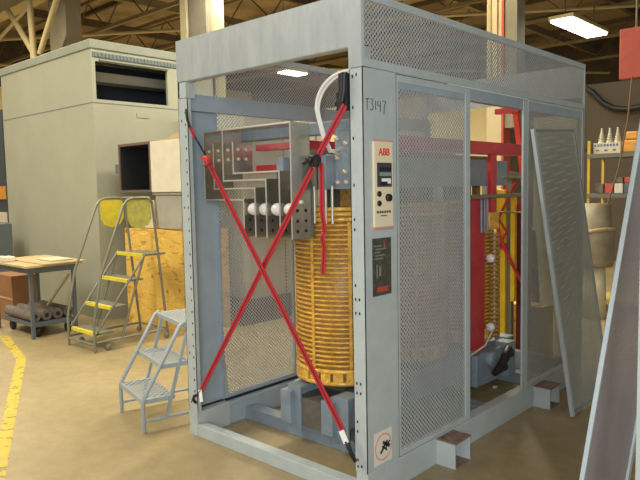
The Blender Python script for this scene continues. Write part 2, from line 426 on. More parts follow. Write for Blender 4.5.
# nameplate
npl = bx(0,.004,.059,.212,1.060,1.352).build('nameplate', M['plate'], enc)
nb = MB()
for k, (y0,y1) in enumerate(((.07,.13),(.08,.17),(.075,.12),(.08,.16),(.075,.14))): nb.box(.004,.0046,y0,y1,1.31-.016*k,1.316-.016*k,M['platemark'])
nb.box(.004,.0046,.088,.096,1.15,1.22,M['platemark']); nb.box(.004,.0046,.11,.125,1.16,1.21,M['platemark'])
nb.box(.004,.0046,.15,.16,1.30,1.335,M['platered']); nb.box(.004,.0046,.09,.185,1.078,1.105,M['platered'])
nb.build('plate_print', None, npl)
# round pictogram sticker low on the post
st = bx(0,.0015,.055,.205,.178,.352).build('warning_sticker', M['creamst'], enc)
def ring(b, cy, cz, r0, r1, x0, x1, n=40, squash=1.):
    for k in range(n):
        a, c = 2*PI*k/n, 2*PI*(k+1)/n
        b.prism([(x0, cy+r0*math.cos(a), cz+r0*math.sin(a)),(x0, cy+r1*math.cos(a), cz+r1*math.sin(a)),(x0, cy+r1*math.cos(c), cz+r1*math.sin(c)),(x0, cy+r0*math.cos(c), cz+r0*math.sin(c))], (x1-x0,0,0))
rb = MB(); ring(rb, .130,.265,.0645,.071,.0015,.003); rb.build('red_ring', M['rim'], st)
pb = MB(); pb.bar((.0025,.105,.235),(.0025,.165,.29),.014,.002,up=(1,0,0)); pb.bar((.0025,.125,.29),(.0025,.185,.255),.018,.002,up=(1,0,0)); pb.bar((.0025,.145,.245),(.0025,.185,.285),.01,.002,up=(1,0,0)); pb.bar((.0025,.12,.27),(.0025,.16,.24),.01,.002,up=(1,0,0))
pb.build('pictogram', M['ink'], st)

# ------------------------------------------------------------------ transformer
tr = thing('dry_type_transformer', 'three-coil dry transformer with amber ribbed windings and plated bus bars inside the enclosure', 'transformer', (0,0,0))
def coil(cy):
    R0 = .310
    prof = [(R0-.05,.37),(R0-.002,.37),(R0+.004,.39),(R0+.004,.40),(R0-.012,.405)]
    z = .405
    b = MB()
    b.lathe((-.75,cy,0),[(.16,.385),(R0-.05,.385),(R0-.014,.39),(R0-.014,1.49),(.16,1.495),(.16,.385)],48,M['amberd'])
    n = 31; dz = (1.40-.505)/n
    for k in range(n):
        z0 = .505+dz*k
        b.lathe((-.75,cy,0),[(R0-.015,z0+.004),(R0-.002,z0+.006),(R0+.001,z0+dz*.4),(R0-.003,z0+dz*.62),(R0-.015,z0+dz*.66)],48,M['amber'])
    for z0, z1, mm in ((.392,.418,'amber'),(.468,.492,'amberl'),(1.405,1.43,'amberl'),(1.436,1.462,'amber'),(1.468,1.493,'amberl')):
        b.lathe((-.75,cy,0),[(R0-.015,z0),(R0+.004,z0+.002),(R0+.006,(z0+z1)/2),(R0+.004,z1-.002),(R0-.015,z1)],48,M[mm])
    o = b.build('winding_coil', None, tr)
    s = MB()
    for k in range(24):
        a = 2*PI*k/24+.07; c, sn = math.cos(a), math.sin(a)
        p0 = Vector((-.75+(R0-.004)*c, cy+(R0-.004)*sn, .41)); 
        s.bar(p0, p0+Vector((0,0,.06)), .062,.012, M['amberl' if k%2 else 'amber'], up=(c,sn,0))
        if k % 3 == 0:
            p1 = Vector((-.75+(R0-.001)*c, cy+(R0-.001)*sn, .50)); s.bar(p1, p1+Vector((0,0,.9)), .020,.006, M['amber'], up=(c,sn,0))
    s.build('spacer_bars', None, o)
    return o
for cy in (.70, 1.40, 2.10): coil(cy)
# laminated core: yokes and limbs
k = MB(); k.box(-.86,-.64,.35,2.45,1.60,1.84)
for cy in (.7,1.4,2.1): k.box(-.84,-.66,cy-.1,cy+.1,.2,1.6)
k.box(-.86,-.64,.35,2.45,.12,.30); k.build('core', M['core'], tr)
for x in (-.90,-.55):
    bx(x-.045,x+.045,.30,2.55,.13,.34).build('lower_clamp', M['clamp'], tr, bevel=.004)
    bx(x-.03,x+.03,.30,2.55,1.60,1.80).build('upper_clamp', M['clamp'], tr, bevel=.004)
bx(-.50,-.40,.66,2.56,1.84,1.93).build('red_beam', M['red'], tr, bevel=.003)
bx(-1.10,-1.02,.66,2.56,1.84,1.93).build('red_beam', M['red'], tr, bevel=.003)
bx(-1.25,-.84,.42,.50,1.862,1.90).build('red_beam', M['red'], tr)  # thin red bars added in place of red mirrored in the plates
bx(-1.25,-.84,.42,.50,1.73,1.765).build('red_beam', M['red'], tr)
bx(-1.42,-.40,.38,.46,1.925,2.00).build('cross_channel', M['clamp'], tr, bevel=.01)
for y in (.42,1.46,2.36):
    bx(-1.45,-.06,y,y+.1,0,.085).build('cross_foot', M['clamp'], tr, bevel=.004)
# coil support brackets with gussets
for x in (-.86,-.47):
    for y in (.34,.98,1.68,2.34):
        g = MB(); g.box(x-.055,x+.055,y,y+.012,.086,.37); g.box(x-.055,x+.055,y+.012,y+.12,.355,.37)
        g.prism([(x,y+.012,.12),(x,y+.12,.354),(x,y+.012,.354)],(.01,0,0)); g.build('coil_bracket', M['clamp'], tr)
for cy in (.7,1.4,2.1):
    for a in range(6):
        an = a*PI/3+.3; x = -.75+.25*math.cos(an); y = cy+.25*math.sin(an)
        bx(x-.025,x+.025,y-.025,y+.025,1.495,1.60).build('end_block', M['amberd' if a%2 else 'crateW'], tr)
# end plate with bolts
ep = bx(-.50,-.39,.36,.375,1.60,1.93).build('end_plate', M['clamp'], tr, bevel=.003)
for x, z in ((-.475,1.89),(-.41,1.86),(-.475,1.78),(-.42,1.70),(-.475,1.64),(-.41,1.64)):
    MB().lathe((x,0,z),[(0,.34),(.014,.34),(.014,.362)],8,axis='y').build('bolt', M['busedge'], ep)
for x in (-.64,-.55,-.50):
    MB().tube([(x,.33,1.40),(x,.33,1.62)],.008,8).build('stud', M['busedge'], tr)
# red barrier board and clamps towards the far end
bx(-.455,-.44,1.70,2.02,.30,1.52).build('red_barrier', M['red'], tr)
bx(-.44,-.41,2.06,2.15,1.40,1.84).build('red_upright', M['red'], tr)
bx(-.47,-.42,2.06,2.22,1.26,1.40).build('resin_block', M['amber'], tr, bevel=.01)
MB().tube([(-.40,1.72,1.52),(-.40,2.62,1.52)],.016,8).build('tie_rod', M['laddergrey'], tr)
MB().tube([(-.40,2.24,1.66),(-.40,2.7,1.66)],.008,8).build('tie_rod', M['laddergrey'], tr)
for y in (1.93,1.98,2.02):MB().tube([(-.42,y,1.5),(-.42,y,1.25)],.009,8).build('lead_rod', M['clamp'], tr)
MB().tube([(-.40,2.10,1.25),(-.40,2.10,.5),(-.40,1.95,.38),(-.40,1.6,.33)],.008,8).build('lead_wire', M['crateW'], tr)
for z in (1.05,.52):
    MB().lathe((-.38,2.0,z),[(0,-.02),(.03,-.02),(.035,.0),(.03,.02),(0,.02)],14,axis='y').build('standoff', M['porcelain'], tr)
# two brown wound barrels beside the last coil
o = MB()
for kx in range(24): o.lathe((-.42,2.13,.42+.034*kx),[(.03,0),(.045,.004),(.047,.017),(.045,.028),(.03,.032)],14)
o.build('wound_lead', M['amberd'], tr)
cas = MB(); cas.box(-.455,-.385,1.80,2.36,.086,.33); cas.box(-.46,-.34,2.22,2.34,.086,.36); cas.lathe((-.37,2.0,.27),[(0,-.03),(.06,-.03),(.06,.03),(0,.03)],16,axis='x')
cas.build('clamp_casting', M['clamp'], tr, bevel=.006)
rg = MB(); rg.tube([(-.31,1.98,.20),(-.29,2.05,.27),(-.29,2.12,.33),(-.29,2.16,.29)],[.02,.035,.04,.03],10); rg.tube([(-.30,1.90,.19),(-.28,1.97,.23),(-.28,2.04,.22)],[.022,.036,.03],10)
rg.build('black_rubber_boot', M['black'], tr)
# nested plated bus bars, profile in the XZ plane, width along Y
def zb(p0, p1): pass
def busbar(path, name='bus_bar', y0=.15, y1=.305, t=.010):
    b = MB()
    for (x0,z0),(x1,z1) in zip(path[:-1], path[1:]):
        if abs(x1-x0) < abs(z1-z0): b.box(x0-t/2,x0+t/2,y0,y1,min(z0,z1)-t/2,max(z0,z1)+t/2,M['bus'])
        else: b.box(min(x0,x1)+t/2,max(x0,x1)-t/2,y0,y1,z0-t/2,z0+t/2,M['bus'])
    for (x0,z0),(x1,z1) in zip(path[:-1], path[1:]):  # front strips put the edge glint into a lighter metal colour
        if abs(x1-x0) < abs(z1-z0): b.box(x0-t/2,x0+t/2,y0-.003,y0-.0002,min(z0,z1)-t/2,max(z0,z1)+t/2,M['busedge'])
        else: b.box(min(x0,x1)+t/2,max(x0,x1)-t/2,y0-.003,y0-.0002,z0-t/2,z0+t/2,M['busedge'])
    return b.build(name, None, tr, bevel=.002)
bars = [
 [(-1.455,1.985),(-.652,1.985),(-.652,1.32)],
 [(-1.16,1.90),(-1.16,1.71),(-.75,1.71),(-.75,1.32)],
 [(-1.26,1.975),(-1.26,1.665),(-.865,1.665),(-.865,1.32)],
 [(-1.355,1.90),(-1.355,1.615),(-.965,1.615),(-.965,1.32)],
 [(-1.455,1.985),(-1.455,1.545),(-1.07,1.545),(-1.07,1.32)]]
for i, p in enumerate(bars):
    o = busbar(p)
    lx = p[0][0] if i else None
    if i:
        for z in (1.80,1.86):
            for y in (.19,.255):
                MB().lathe((lx,y,z),[(0,.005),(.013,.005),(.012,.016),(0,.016)],6,axis='x').build('bolt', M['busedge'], o)
    x = p[-1][0]
    for z in (1.36,1.42,1.48):
        for y in (.19,.26):
            MB().lathe((x,y,z),[(0,.005),(.010,.005),(.010,.008),(0,.008)],10,axis='x').build('bolt_hole', M['black'], o)
for x in (-1.018,-.915,-.808,-.70):
    MB().lathe((x,.19,1.487),[(0,-.036),(.028,-.034),(.038,-.016),(.038,.016),(.028,.034),(0,.036)],20,axis='x').build('white_standoff', M['porcelain'], tr)
for x in (-.62,-.585):
    MB().lathe((x,.16,1.53),[(0,-.012),(.012,-.01),(.012,.01),(0,.012)],12,axis='y').build('small_stud', M['porcelain'], tr)
bx(-1.10,-.64,.31,.325,1.32,1.60).build('bus_backing_board', M['core'], tr)

# ------------------------------------------------------------------ yellow and red bars beyond the transformer
bars_y = [(-.75,2.70,.11,.28,1.50),(-.64,2.745,.055,.62,1.50)]
for i, (x, y, w, z0, z1) in enumerate(bars_y):
    z0 = .0 if i==0 else z0
rk = thing('yellow_bar_rack', 'yellow fibreglass bars in a red strapped bundle standing behind the far coil', 'rack', (-.835,3.0,0))
bx(0,.095,-.05,.0,0,1.56).build('yellow_bar', M['yellow'], rk, bevel=.004)
bx(.145,.185,-.05,.0,.55,1.50).build('yellow_bar', M['yellow'], rk, bevel=.004)
bx(.098,.142,-.02,.03,0,1.66).build('grey_upright', M['laddergrey'], rk)
MB().tube([(-.02,-.07,.95),(.12,-.07,1.18),(.04,-.07,1.3),(.2,-.07,1.62)],.013,8).build('red_tie', M['strap'], rk)
MB().tube([(.0,-.08,1.34),(.06,-.08,1.15),(.12,-.08,1.0),(.28,-.08,.72)],.015,8).build('red_tie', M['strap'], rk)
bx(-.02,.12,-.07,-.052,1.02,1.08).build('red_clip', M['red'], rk)
bx(.17,.30,.02,.05,.0,1.42).build('red_board', M['strapd'], rk)
MB().bar((.06,.02,1.35),(.13,.02,1.72),.07,.03,M['red']).bar((.20,.02,1.35),(.28,.02,1.66),.05,.03,M['red']).build('red_slanted_bar', None, rk)
bx(.08,.32,-.04,.04,1.66,1.71).build('cross_bar', M['core'], rk)
MB().tube([(-.05,-.09,1.36),(.34,-.09,1.36)],.008,8).build('steel_rod', M['laddergrey'], rk)
bx(-.2,.40,.1,.3,0,.5).build('yellow_box', M['osb'], rk)
rs = thing('red_lifting_post', 'orange-red slanting post with a short red arm at its top, seen through the side opening', 'post', (-.86,3.35,0))
MB().bar((.02,0,2.30),(.17,0,1.2),.05,.04).build('slanted_post', M['txtred'], rs)
bx(-.18,.06,-.03,.03,2.28,2.33).build('bracket', M['red'], rs)
MB().bar((.19,0,1.17),(.27,0,0),.06,.04).build('lower_post', M['strapd'], rs)

# ------------------------------------------------------------------ ratchet straps across the open front
def webbing(b, a, c, w=.036, t=.004, y=0):
    a = Vector(a); c = Vector(c)
    b.bar(a, c, w, t, M['strap'], up=(0,1,0))
    d = (c-a).normalized(); n = d.cross(Vector((0,1,0))).normalized()
    b.bar(a - Vector((0,t*.8,0)), c - Vector((0,t*.8,0)), w*.22, .001, M['strapd'], up=(0,1,0))
s1 = thing('ratchet_strap', 'red ratchet strap running from upper left post down to the near post foot', 'strap', (0,-.045,0))
b = MB(); webbing(b, (-1.15,0,1.765), (-.122,0,.372)); b.build('webbing', None, s1)
b = MB(); webbing(b, (-1.325,0,1.995), (-1.285,0,1.935), .026); b.build('loose_end', None, s1)
MB().bar((-1.29,0,1.945),(-1.175,0,1.81),.012,.004).build('thin_strap', M['black'], s1)
MB().tube([(-1.325,.0,1.995),(-1.345,-.005,2.04),(-1.362,0,2.085),(-1.385,.015,2.11),(-1.41,.036,2.10)],.008,8).build('hook', M['black'], s1)
rt = MB().box(-1.185,-1.145,-.02,.012,1.775,1.815).build('ratchet', M['txtred'], s1, bevel=.008)
MB().tube([(-1.20,-.02,1.815),(-1.14,-.02,1.775)],.008,8).tube([(-1.185,-.02,1.76),(-1.15,-.03,1.76),(-1.125,-.02,1.775)],.006,8).build('handle', M['strap'], rt)
MB().bar((-.129,-.006,.372),(-.096,-.006,.315),.038,.003,up=(0,1,0)).build('white_tag', M['white'], s1)
MB().tube([(-.10,0,.322),(-.082,0,.29),(-.072,.01,.25),(-.074,.035,.215)],.011,8).build('hook', M['black'], s1)
s2 = thing('ratchet_strap', 'red ratchet strap running from the top of near post down to the left post foot', 'strap', (0,-.022,0))
b = MB(); webbing(b, (-.318,0,1.714), (-1.335,0,.335)); b.build('webbing', None, s2)
b = MB(); webbing(b, (-.094,0,2.013), (-.280,0,1.775)); b.build('upper_webbing', None, s2)
bk = MB().box(-.322,-.265,-.03,.012,1.718,1.780).build('ratchet', M['black'], s2, bevel=.008)
MB().tube([(-.36,-.025,1.74),(-.27,-.025,1.775)],.012,8).lathe((-.315,0,1.757),[(0,-.04),(.02,-.04),(.02,-.028),(0,-.028)],12,axis='y').build('handle', M['black'], bk)
tl = MB()
tp = [(-.255,-.005,1.735),(-.250,-.012,1.5),(-.240,-.004,1.38),(-.250,-.014,1.36),(-.244,-.006,1.30),(-.250,-.014,1.17)]
for a, c in zip(tp[:-1], tp[1:]): webbing(tl, a, c, .030, .003)
tl.build('hanging_tail', None, s2)
MB().bar((-1.345,-.006,.335),(-1.322,-.012,.262),.034,.003,up=(0,1,0)).build('white_tag', M['white'], s2)
MB().tube([(-1.335,0,.335),(-1.37,0,.295),(-1.41,-.004,.28),(-1.43,.0,.25),(-1.425,.018,.225)],.010,8).build('hook', M['black'], s2)
hk = MB(); hk.tube([(-.115,0,2.03),(-.10,0,2.08),(-.095,0,2.17)],.016,8); hk.box(-.150,-.088,.0,.05,1.99,2.08); hk.box(-.135,-.086,.0,.06,2.08,2.17); hk.tube([(-.17,.02,2.02),(-.14,.02,2.06)],.014,8)
hk.build('top_hook_block', M['black'], s2)

# white cable looping from the header
cb = thing('white_cable', 'pair of white cables arching out under the header beside the near post', 'cable', (0,0,0))
def arc(dx, dz, end):
    pts = []
    for t in range(17):
        a = PI/2 + (PI/2)*t/16
        pts.append((-.125+dx+.20*math.cos(a)*1.0, .02+dx*.2, 2.02+dz+.165*math.sin(a)))
    pts += [(-.325+dx,.03,1.98),(-.31+dx,.05,1.88),(-.30+dx,.09,1.80),end]
    return pts
MB().tube([(-.07,.03,2.188)]+arc(0,0,(-.44,.352,1.83)),.0085,8).build('cable_strand', M['cable'], cb)
MB().tube([(-.07,.045,2.184)]+arc(.014,-.012,(-.46,.352,1.80)),.0065,8).build('cable_strand', M['cable'], cb)

# ------------------------------------------------------------------ leaning mesh panels
# panel leaning against the side of the enclosure
def basis_obj(name, label, cat, O, u, v):
    """Empty whose local Y runs along u (width) and local Z along v (height)"""
    u = Vector(u).normalized(); v = Vector(v).normalized(); u = (u - v*u.dot(v)).normalized(); n = u.cross(v)
    o = bpy.data.objects.new(name, None); C.objects.link(o)
    m = Matrix((( n.x,u.x,v.x,O[0]),(n.y,u.y,v.y,O[1]),(n.z,u.z,v.z,O[2]),(0,0,0,1)))
    o.matrix_world = m; tag(o, label, cat); return o
lp = basis_obj('mesh_door_panel', 'perforated grey panel leaning against the far right side of the enclosure', 'panel', (.305,1.86,.008), (-.0,1,0), (-.255,-.10,1.97))
MB().box(-.012,.012,0,.035,0,1.99).build('edge_frame', M['lean'], lp, bevel=.002)
MB().box(-.012,.004,.73,.75,0,1.99).box(-.012,.004,.035,.73,1.975,1.99).box(-.012,.004,.035,.73,0,.02).build('edge_frame', M['leandark'], lp, bevel=.002)
bx(-.0015,.0015,.035,.715,.03,1.96).build('perforated_sheet', M['perfmed'], lp)
# big near panel at the right edge of the photo
P1 = Vector((1.107,-.115,.5095)); P2 = Vector((1.245,.07,1.876))
v = (P2-P1); O = P1 - v*((P1.z-.02)/v.z)
f = Vector((-.676,.732,0)); r = Vector((.735,.678,0))
u = (f*.58 + r*.50)
bp_ = basis_obj('tall_mesh_panel', 'large purplish-grey perforated panel with pale edge leaning in the right foreground', 'panel', O, u, v)
MB().box(-.006,.012,0,.016,0,2.05).box(-.006,-.002,0,.03,0,2.05).build('pale_edge', M['leanlight'], bp_, bevel=.002)
MB().box(-.012,.012,.70,.742,0,2.05).box(-.02,.02,.03,.70,2.02,2.05).box(-.02,.02,.03,.70,0,.03).build('edge_frame', M['lean'], bp_, bevel=.002)
bx(-.0015,.0015,.016,.70,.03,2.02).build('perforated_sheet', M['perffine'], bp_)
pst = thing('steel_post', 'pale green-grey steel post standing at the right edge in front of leaning panel', 'post', (1.372,-.22,0))
bx(-.035,.035,-.035,.035,.01,2.6).build('shaft', M['postgrey'], pst, bevel=.004)
bx(-.06,.06,-.06,.06,0,.01).build('base_plate', M['postgrey'], pst)

# ------------------------------------------------------------------ step stand (three steps)
def stepstand():
    o = thing('step_stand', 'small grey three-step stand with punched treads beside the left post', 'step stand', (-2.235,-.077,0), math.atan2(-.24,.97))
    steps = ((0,.22,.22),(.14,.44,.20),(.29,.705,.25))
    for i, (y, z, d) in enumerate(steps):
        t = bx(.02,.48,y+.006,y+d,z-.004,z).build('tread', M['tread'], o)
        MB().box(.0,.5,y-.004,y+.006,z-.03,z+.002).box(.0,.5,y+d,y+d+.006,z-.025,z).box(0,.02,y,y+d,z-.03,z).box(.48,.5,y,y+d,z-.03,z).build('tread_frame', M['standgrey'], t)
    for x in (.0,.5):
        MB().tube([(x,0,0),(x,0,.2),(x,.02,.25),(x,.28,.69),(x,.31,.71)],.015,8).build('front_leg', M['standgrey'], o)
        MB().tube([(x,.52,.70),(x,.60,.35),(x,.62,0)],.015,8).build('rear_leg', M['standgrey'], o)
        MB().tube([(x,.0,.075),(x,.62,.075)],.011,8).build('side_rail', M['standgrey'], o)
        MB().bar((x,.34,.69),(x,.16,.08),.02,.02).build('brace', M['standgrey'], o)
    MB().tube([(0,.62,.1),(.5,.62,.1)],.011,8).build('cross_rail', M['standgrey'], o)
stepstand()

# ------------------------------------------------------------------ rolling ladder with yellow pads
ld = thing('rolling_ladder', 'grey rolling ladder with yellow tread edges and two yellow handrail pads', 'ladder', (-4.55,.665,0))
for i, (y, z) in enumerate(((.03,.19),(.20,.435),(.40,.69),(.60,.94))):
    t = bx(.01,.53,y,y+.19 if i<3 else y+.28,z-.02,z).build('tread', M['laddergrey'], ld)
    bx(.01,.53,y-.006,y+.03,z-.03,z+.004).build('yellow_edge', M['yellowpad'], t)
for x, padm in ((0,'yellowpad'),(.55,'yellowpad2')):
    MB().tube([(x,0,0),(x,.0,.30),(x,.10,.78),(x,.38,1.46),(x,.43,1.52),(x,.50,1.54),(x,.66,1.54),(x,.72,1.50),(x,.74,1.3),(x,.86,.03)],.014,8).build('side_rail', M['laddergrey'], ld)
    MB().tube([(x,.02,.10),(x,.86,.10)],.012,8).build('base_rail', M['laddergrey'], ld)
    MB().tube([(x,.60,.93),(x,.30,.10)],.012,8).build('brace', M['laddergrey'], ld)
    MB().tube([(x,.03,.2),(x,.62,.95)],.012,8).build('stringer', M['laddergrey'], ld)
    poly = [(x-.006,.42,1.52),(x-.006,.70,1.52),(x-.006,.705,1.32),(x-.006,.66,1.25),(x-.006,.56,1.215),(x-.006,.46,1.25),(x-.006,.425,1.32)]
    MB().prism(poly,(.012,0,0)).build('hand_pad', M[padm], ld)
    for y in (.14,.84):
        MB().lathe((x,y,.033),[(0,-.012),(.028,-.012),(.032,0),(.028,.012),(0,.012)],14,axis='x').build('caster', M['laddergrey'], ld)
for y, z in ((.0,.08),(.86,.1)):
    MB().tube([(0,y,z),(.55,y,z)],.012,8).build('cross_rail', M['laddergrey'], ld)
MB().tube([(0,.70,1.54),(.55,.70,1.54)],.011,8).build('top_rail', M['laddergrey'], ld)

# ------------------------------------------------------------------ work table, cart with rolls, box
wt = thing('work_table', 'low wood-topped work table in front of the big beige cabinet', 'table', (-5.55,.82,0))
bx(-.62,.52,-.36,.28,.80,.822).build('table_top', M['woodtop'], wt)
bx(-.50,.56,-.18,.32,.823,.835).build('loose_board', M['woodtop'], wt)
bx(-.56,.46,-.31,.24,.73,.80).build('apron', M['bluegrey'], wt)
for x in (-.52,.43):
    for y in (-.28,.21): bx(x-.018,x+.018,y-.018,y+.018,0,.73).build('leg', M['bluegrey'], wt)
for nm, x0,x1,y0,y1,h,mat,lab in (('small_parts_box',-6.05,-5.9,.49,.62,.05,'orange','small orange-red box lying on the left end of the work table'),
                              ('folded_cloth',-5.85,-5.68,.50,.62,.06,'crateW','small white folded cloth lying on the work table'),
                              ('paper_stack',-5.52,-5.15,.80,1.05,.02,'creambox','pale yellow paper stack lying on the work table')):
    zz = .8225 if nm != 'paper_stack' else .835
    tag(bx(x0,x1,y0,y1,zz,zz+h).build(nm, M[mat], bevel=.01), lab, nm.split('_')[-1])
ct = thing('flat_cart', 'low dark flat cart on casters parked under the work table', 'cart', (-5.50,.80,0))
bx(-.44,.34,-.235,.235,.12,.17).build('deck', M['bluegrey'], ct)
for x in (-.36,.29):
    for y in (-.18,.18): MB().lathe((x,y,.06),[(0,-.02),(.055,-.02),(.06,0),(.055,.02),(0,.02)],14,axis='y').build('caster', M['black'], ct)
for i in range(4):
    y = .60+.13*i
    o = MB(); o.tube([(-5.90,y,.235),(-5.19,y,.235)],.06,14,M['roll']); o.tube([(-5.189,y,.235),(-5.185,y,.235)],.025,10,M['dark'])
    tag(o.build('material_roll'), 'brown-grey roll of material lying on the flat cart, %s' % ['nearest the front edge','second from the front edge','third from the front edge','at the back beside the cabinet'][i], 'roll', 'rolls lying on the flat cart')
tag(MB().bar((-5.45,.86,.30),(-5.25,1.04,.66),.05,.02).build('wood_offcut', M['woodtop']), 'pale wooden offcut leaning upright on the rolls under the table', 'board')
bb = thing('cardboard_box', 'tall plain brown cardboard box standing left of the work table', 'box', (-6.62,.95,0))
bx(-.22,.36,-.16,.16,0,.58).build('carton', M['brownbox'], bb)
bx(-.22,.36,-.165,-.16,.28,.30).build('tape', M['woodtop'], bb)
tag(MB().box(-8.05,-7.55,1.05,1.35,0,1.18).box(-8.0,-7.6,1.04,1.05,.1,1.1).build('steel_locker', M['bluegrey'], bevel=.006), 'low blue-grey steel locker at the left edge behind the cardboard box', 'locker')
lt = thing('equipment_rack', 'dark equipment rack with an orange strip beyond the left end of the beige cabinet', 'rack', (-11.35,2.9,0))
bx(-.5,.5,-.3,.3,0,3.2).build('rack_body', M['inside'], lt); bx(.0,.5,-.32,-.3,1.5,1.75).build('orange_strip', M['orange'], lt); bx(.0,.5,-.32,-.3,1.05,1.25).build('pale_strip', M['crateW'], lt)

# ------------------------------------------------------------------ big beige cabinet
hx, hy = -5.50, 1.58
hs = thing('walk_in_cabinet', 'huge beige-grey walk-in steel cabinet with a dark window opening near its top', 'cabinet', (hx,hy,0))
b = MB()  # front (facing the camera's left) and side with opening
b.box(-2.72,0,0,.04,0,3.36,M['house']); 
y0, y1, z0, z1 = .05,1.09,2.75,3.21
b.box(-.04,0,.04,1.9,0,z0,M['house']); b.box(-.04,0,.04,1.9,z1,3.38,M['house']); b.box(-2.72,0,1.86,1.9,0,3.36,M['house']); b.box(-.04,0,.04,y0,z0,z1,M['house']); b.box(-.04,0,y1,1.9,z0,z1,M['house'])
b.build('body_panels', None, hs)
b = MB(); b.box(-2.75,.02,-.02,1.92,3.36,3.47,M['housed']); b.build('roof', None, hs, bevel=.01)
MB().box(-2.72,0,-.004,0,2.703,2.712).box(0,.004,0,1.9,2.703,2.712).build('seam', M['housevent'], hs)
v = MB(); v.box(0,.012,.02,1.55,3.26,3.32)
for kk in range(30): v.box(.012,.02,.04+.05*kk,.065+.05*kk,3.265,3.315)
v.build('vent_strip', M['housevent'], hs)
bx(0,.03,.10,1.1,3.222,3.240).build('drip_edge', M['housed'], hs)
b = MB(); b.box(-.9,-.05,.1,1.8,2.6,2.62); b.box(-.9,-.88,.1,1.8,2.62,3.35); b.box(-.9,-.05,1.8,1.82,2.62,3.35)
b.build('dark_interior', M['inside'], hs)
bx(-.55,-.30,.12,1.78,3.02,3.14).build('inner_duct', M['duct'], hs)
bx(0,.008,.60,.78,2.56,2.62).build('maker_plate', M['duct'], hs)
# ------------------------------------------------------------------ plywood crate and what stands on it
pc = thing('plywood_crate', 'knotty orange plywood crate standing behind the rolling ladder', 'crate', (-4.55,2.05,0))
bx(-.62,.62,-.30,.30,.0,1.155).build('plywood_side', M['osb'], pc)
MB().box(-.625,-.59,-.305,-.30,0,1.16).box(.59,.625,-.305,-.30,0,1.16).box(-.01,.01,-.303,-.30,0,1.155).build('batten', M['osb'], pc)
tb = thing('plastic_tub', 'grey translucent plastic tub standing on the plywood crate under the whitish box', 'tub', (-4.28,2.0,1.162))
MB().prism([(-.24,-.2,0),(.20,-.2,0),(.27,-.2,.40),(-.30,-.2,.40)],(0,.44,0)).build('tub_body', M['tub'], tb, bevel=.02)
MB().box(-.32,.29,-.22,.26,.40,.425).build('tub_rim', M['crateW'], tb, bevel=.01)
tag(bx(-5.08,-4.66,1.84,2.1,1.162,1.50).build('white_carton', M['crateW'], bevel=.01), 'small whitish carton standing on the plywood crate beside the translucent tub', 'carton')
bxm = thing('open_wooden_box', 'black-lined open box with brown rim and whitish side sitting above the tub', 'box', (-4.56,2.0,1.592))
b = MB(); b.box(-.70,.0,-.25,.30,0,.03); b.box(-.70,0,-.25,.30,.56,.59); b.box(-.70,-.67,-.25,.30,.03,.56); b.box(-.03,0,-.25,.30,.03,.56); b.box(-.70,0,.28,.30,.03,.56)
b.build('box_shell', M['boxframe'], bxm)
MB().box(-.665,-.035,.26,.278,.032,.558).box(-.668,-.66,-.24,.27,.032,.558).box(-.04,-.033,-.24,.27,.032,.558).box(-.66,-.04,-.24,.27,.031,.036).box(-.66,-.04,-.24,.27,.554,.559).build('black_lining', M['dark'], bxm)
bx(.0,.60,-.25,.30,0,.585).build('white_side', M['crateW'], bxm, bevel=.006)
MB().prism([(.0,-.25,.588),(.60,-.25,.588),(.60,-.25,.66),(.3,-.25,.60)],(0,.012,0)).build('lid_flap', M['woodtop'], bxm)
bx(-.80,-.70,-.24,-.20,.24,.35).build('latch', M['bluegrey'], bxm)
bx(-.25,-.10,.20,.25,.22,.36).build('inner_label', M['bluegrey'], bxm)

# ------------------------------------------------------------------ grey cabinet seen through the perforated left side
gc = thing('switchgear_cabinet', 'tall olive-grey cabinet on a dark skid seen through the left perforated panel', 'cabinet', (-4.55,3.5,0))
bx(-.75,.75,-.95,.55,.30,2.50).build('cabinet_body', M['machine'], gc)
bx(-.78,.78,-1.08,1.6,0,.30).build('skid', M['skid'], gc)
MB().box(.75,.76,-.35,-.34,.32,2.44).box(.75,.76,.25,.26,.32,2.44).box(.75,.765,.30,.34,1.3,1.5).build('door_gap', M['housevent'], gc)

# ------------------------------------------------------------------ shelf at the right
sh = thing('storage_shelf', 'yellow steel storage shelf holding bushings and boxes beyond the leaning panel', 'shelf', (-1.05,5.75,0))
for x in (0,1.3):
    for y in (0,.5): bx(x,x+.032,y,y+.032,0,2.12).build('upright', M['shelfy'], sh)
for z in (1.91,1.42,.12):
    bx(.0,1.34,-.01,.55,z,z+.05).build('shelf_board', M['shelfg' if z>.5 else 'shelfy'], sh)
def bushing():
    o = thing('ceramic_bushing', '', 'bushing', (0,0,0), 0, 'ceramic bushings on the top shelf')
    prof = [(0,0),(.05,0),(.05,.03)]
    z = .03
    for kk in range(5): 
        r = .052-.006*kk; prof += [(r*.6,z+.004),(r,z+.012),(r,z+.02),(r*.6,z+.032)]; z += .036
    prof += [(.018,z),(.012,z+.07),(.0,z+.08)]
    MB().lathe((0,0,0),prof,18).build('shed_stack', M['ceramic'], o)
    MB().lathe((0,0,0),[(0,z+.05),(.014,z+.05),(.014,z+.085),(0,z+.09)],10).build('terminal', M['busedge'], o)
    return o
bu = bushing(); xs = (-.93,-.835,-.74)
for i, x in enumerate(xs):
    o = bu if i == 0 else dup(bu, (0,0,0))
    o.location = (x, 5.90, 2.092); o.scale = (.85,.85,.62)
    o['label'] = 'small ribbed cream bushing, %s of three in the box on the top shelf' % ('leftmost','middle','rightmost')[i]
cbx = thing('printed_carton', 'cream open carton with blue print holding bushings on top shelf', 'carton', (-.835,5.92,1.961))
bx(-.16,.16,-.12,.12,0,.13).build('carton_body', M['creambox'], cbx)
pr = MB(); pr.box(-.155,.155,-.1215,-.1205,.025,.118,M['creambox'])
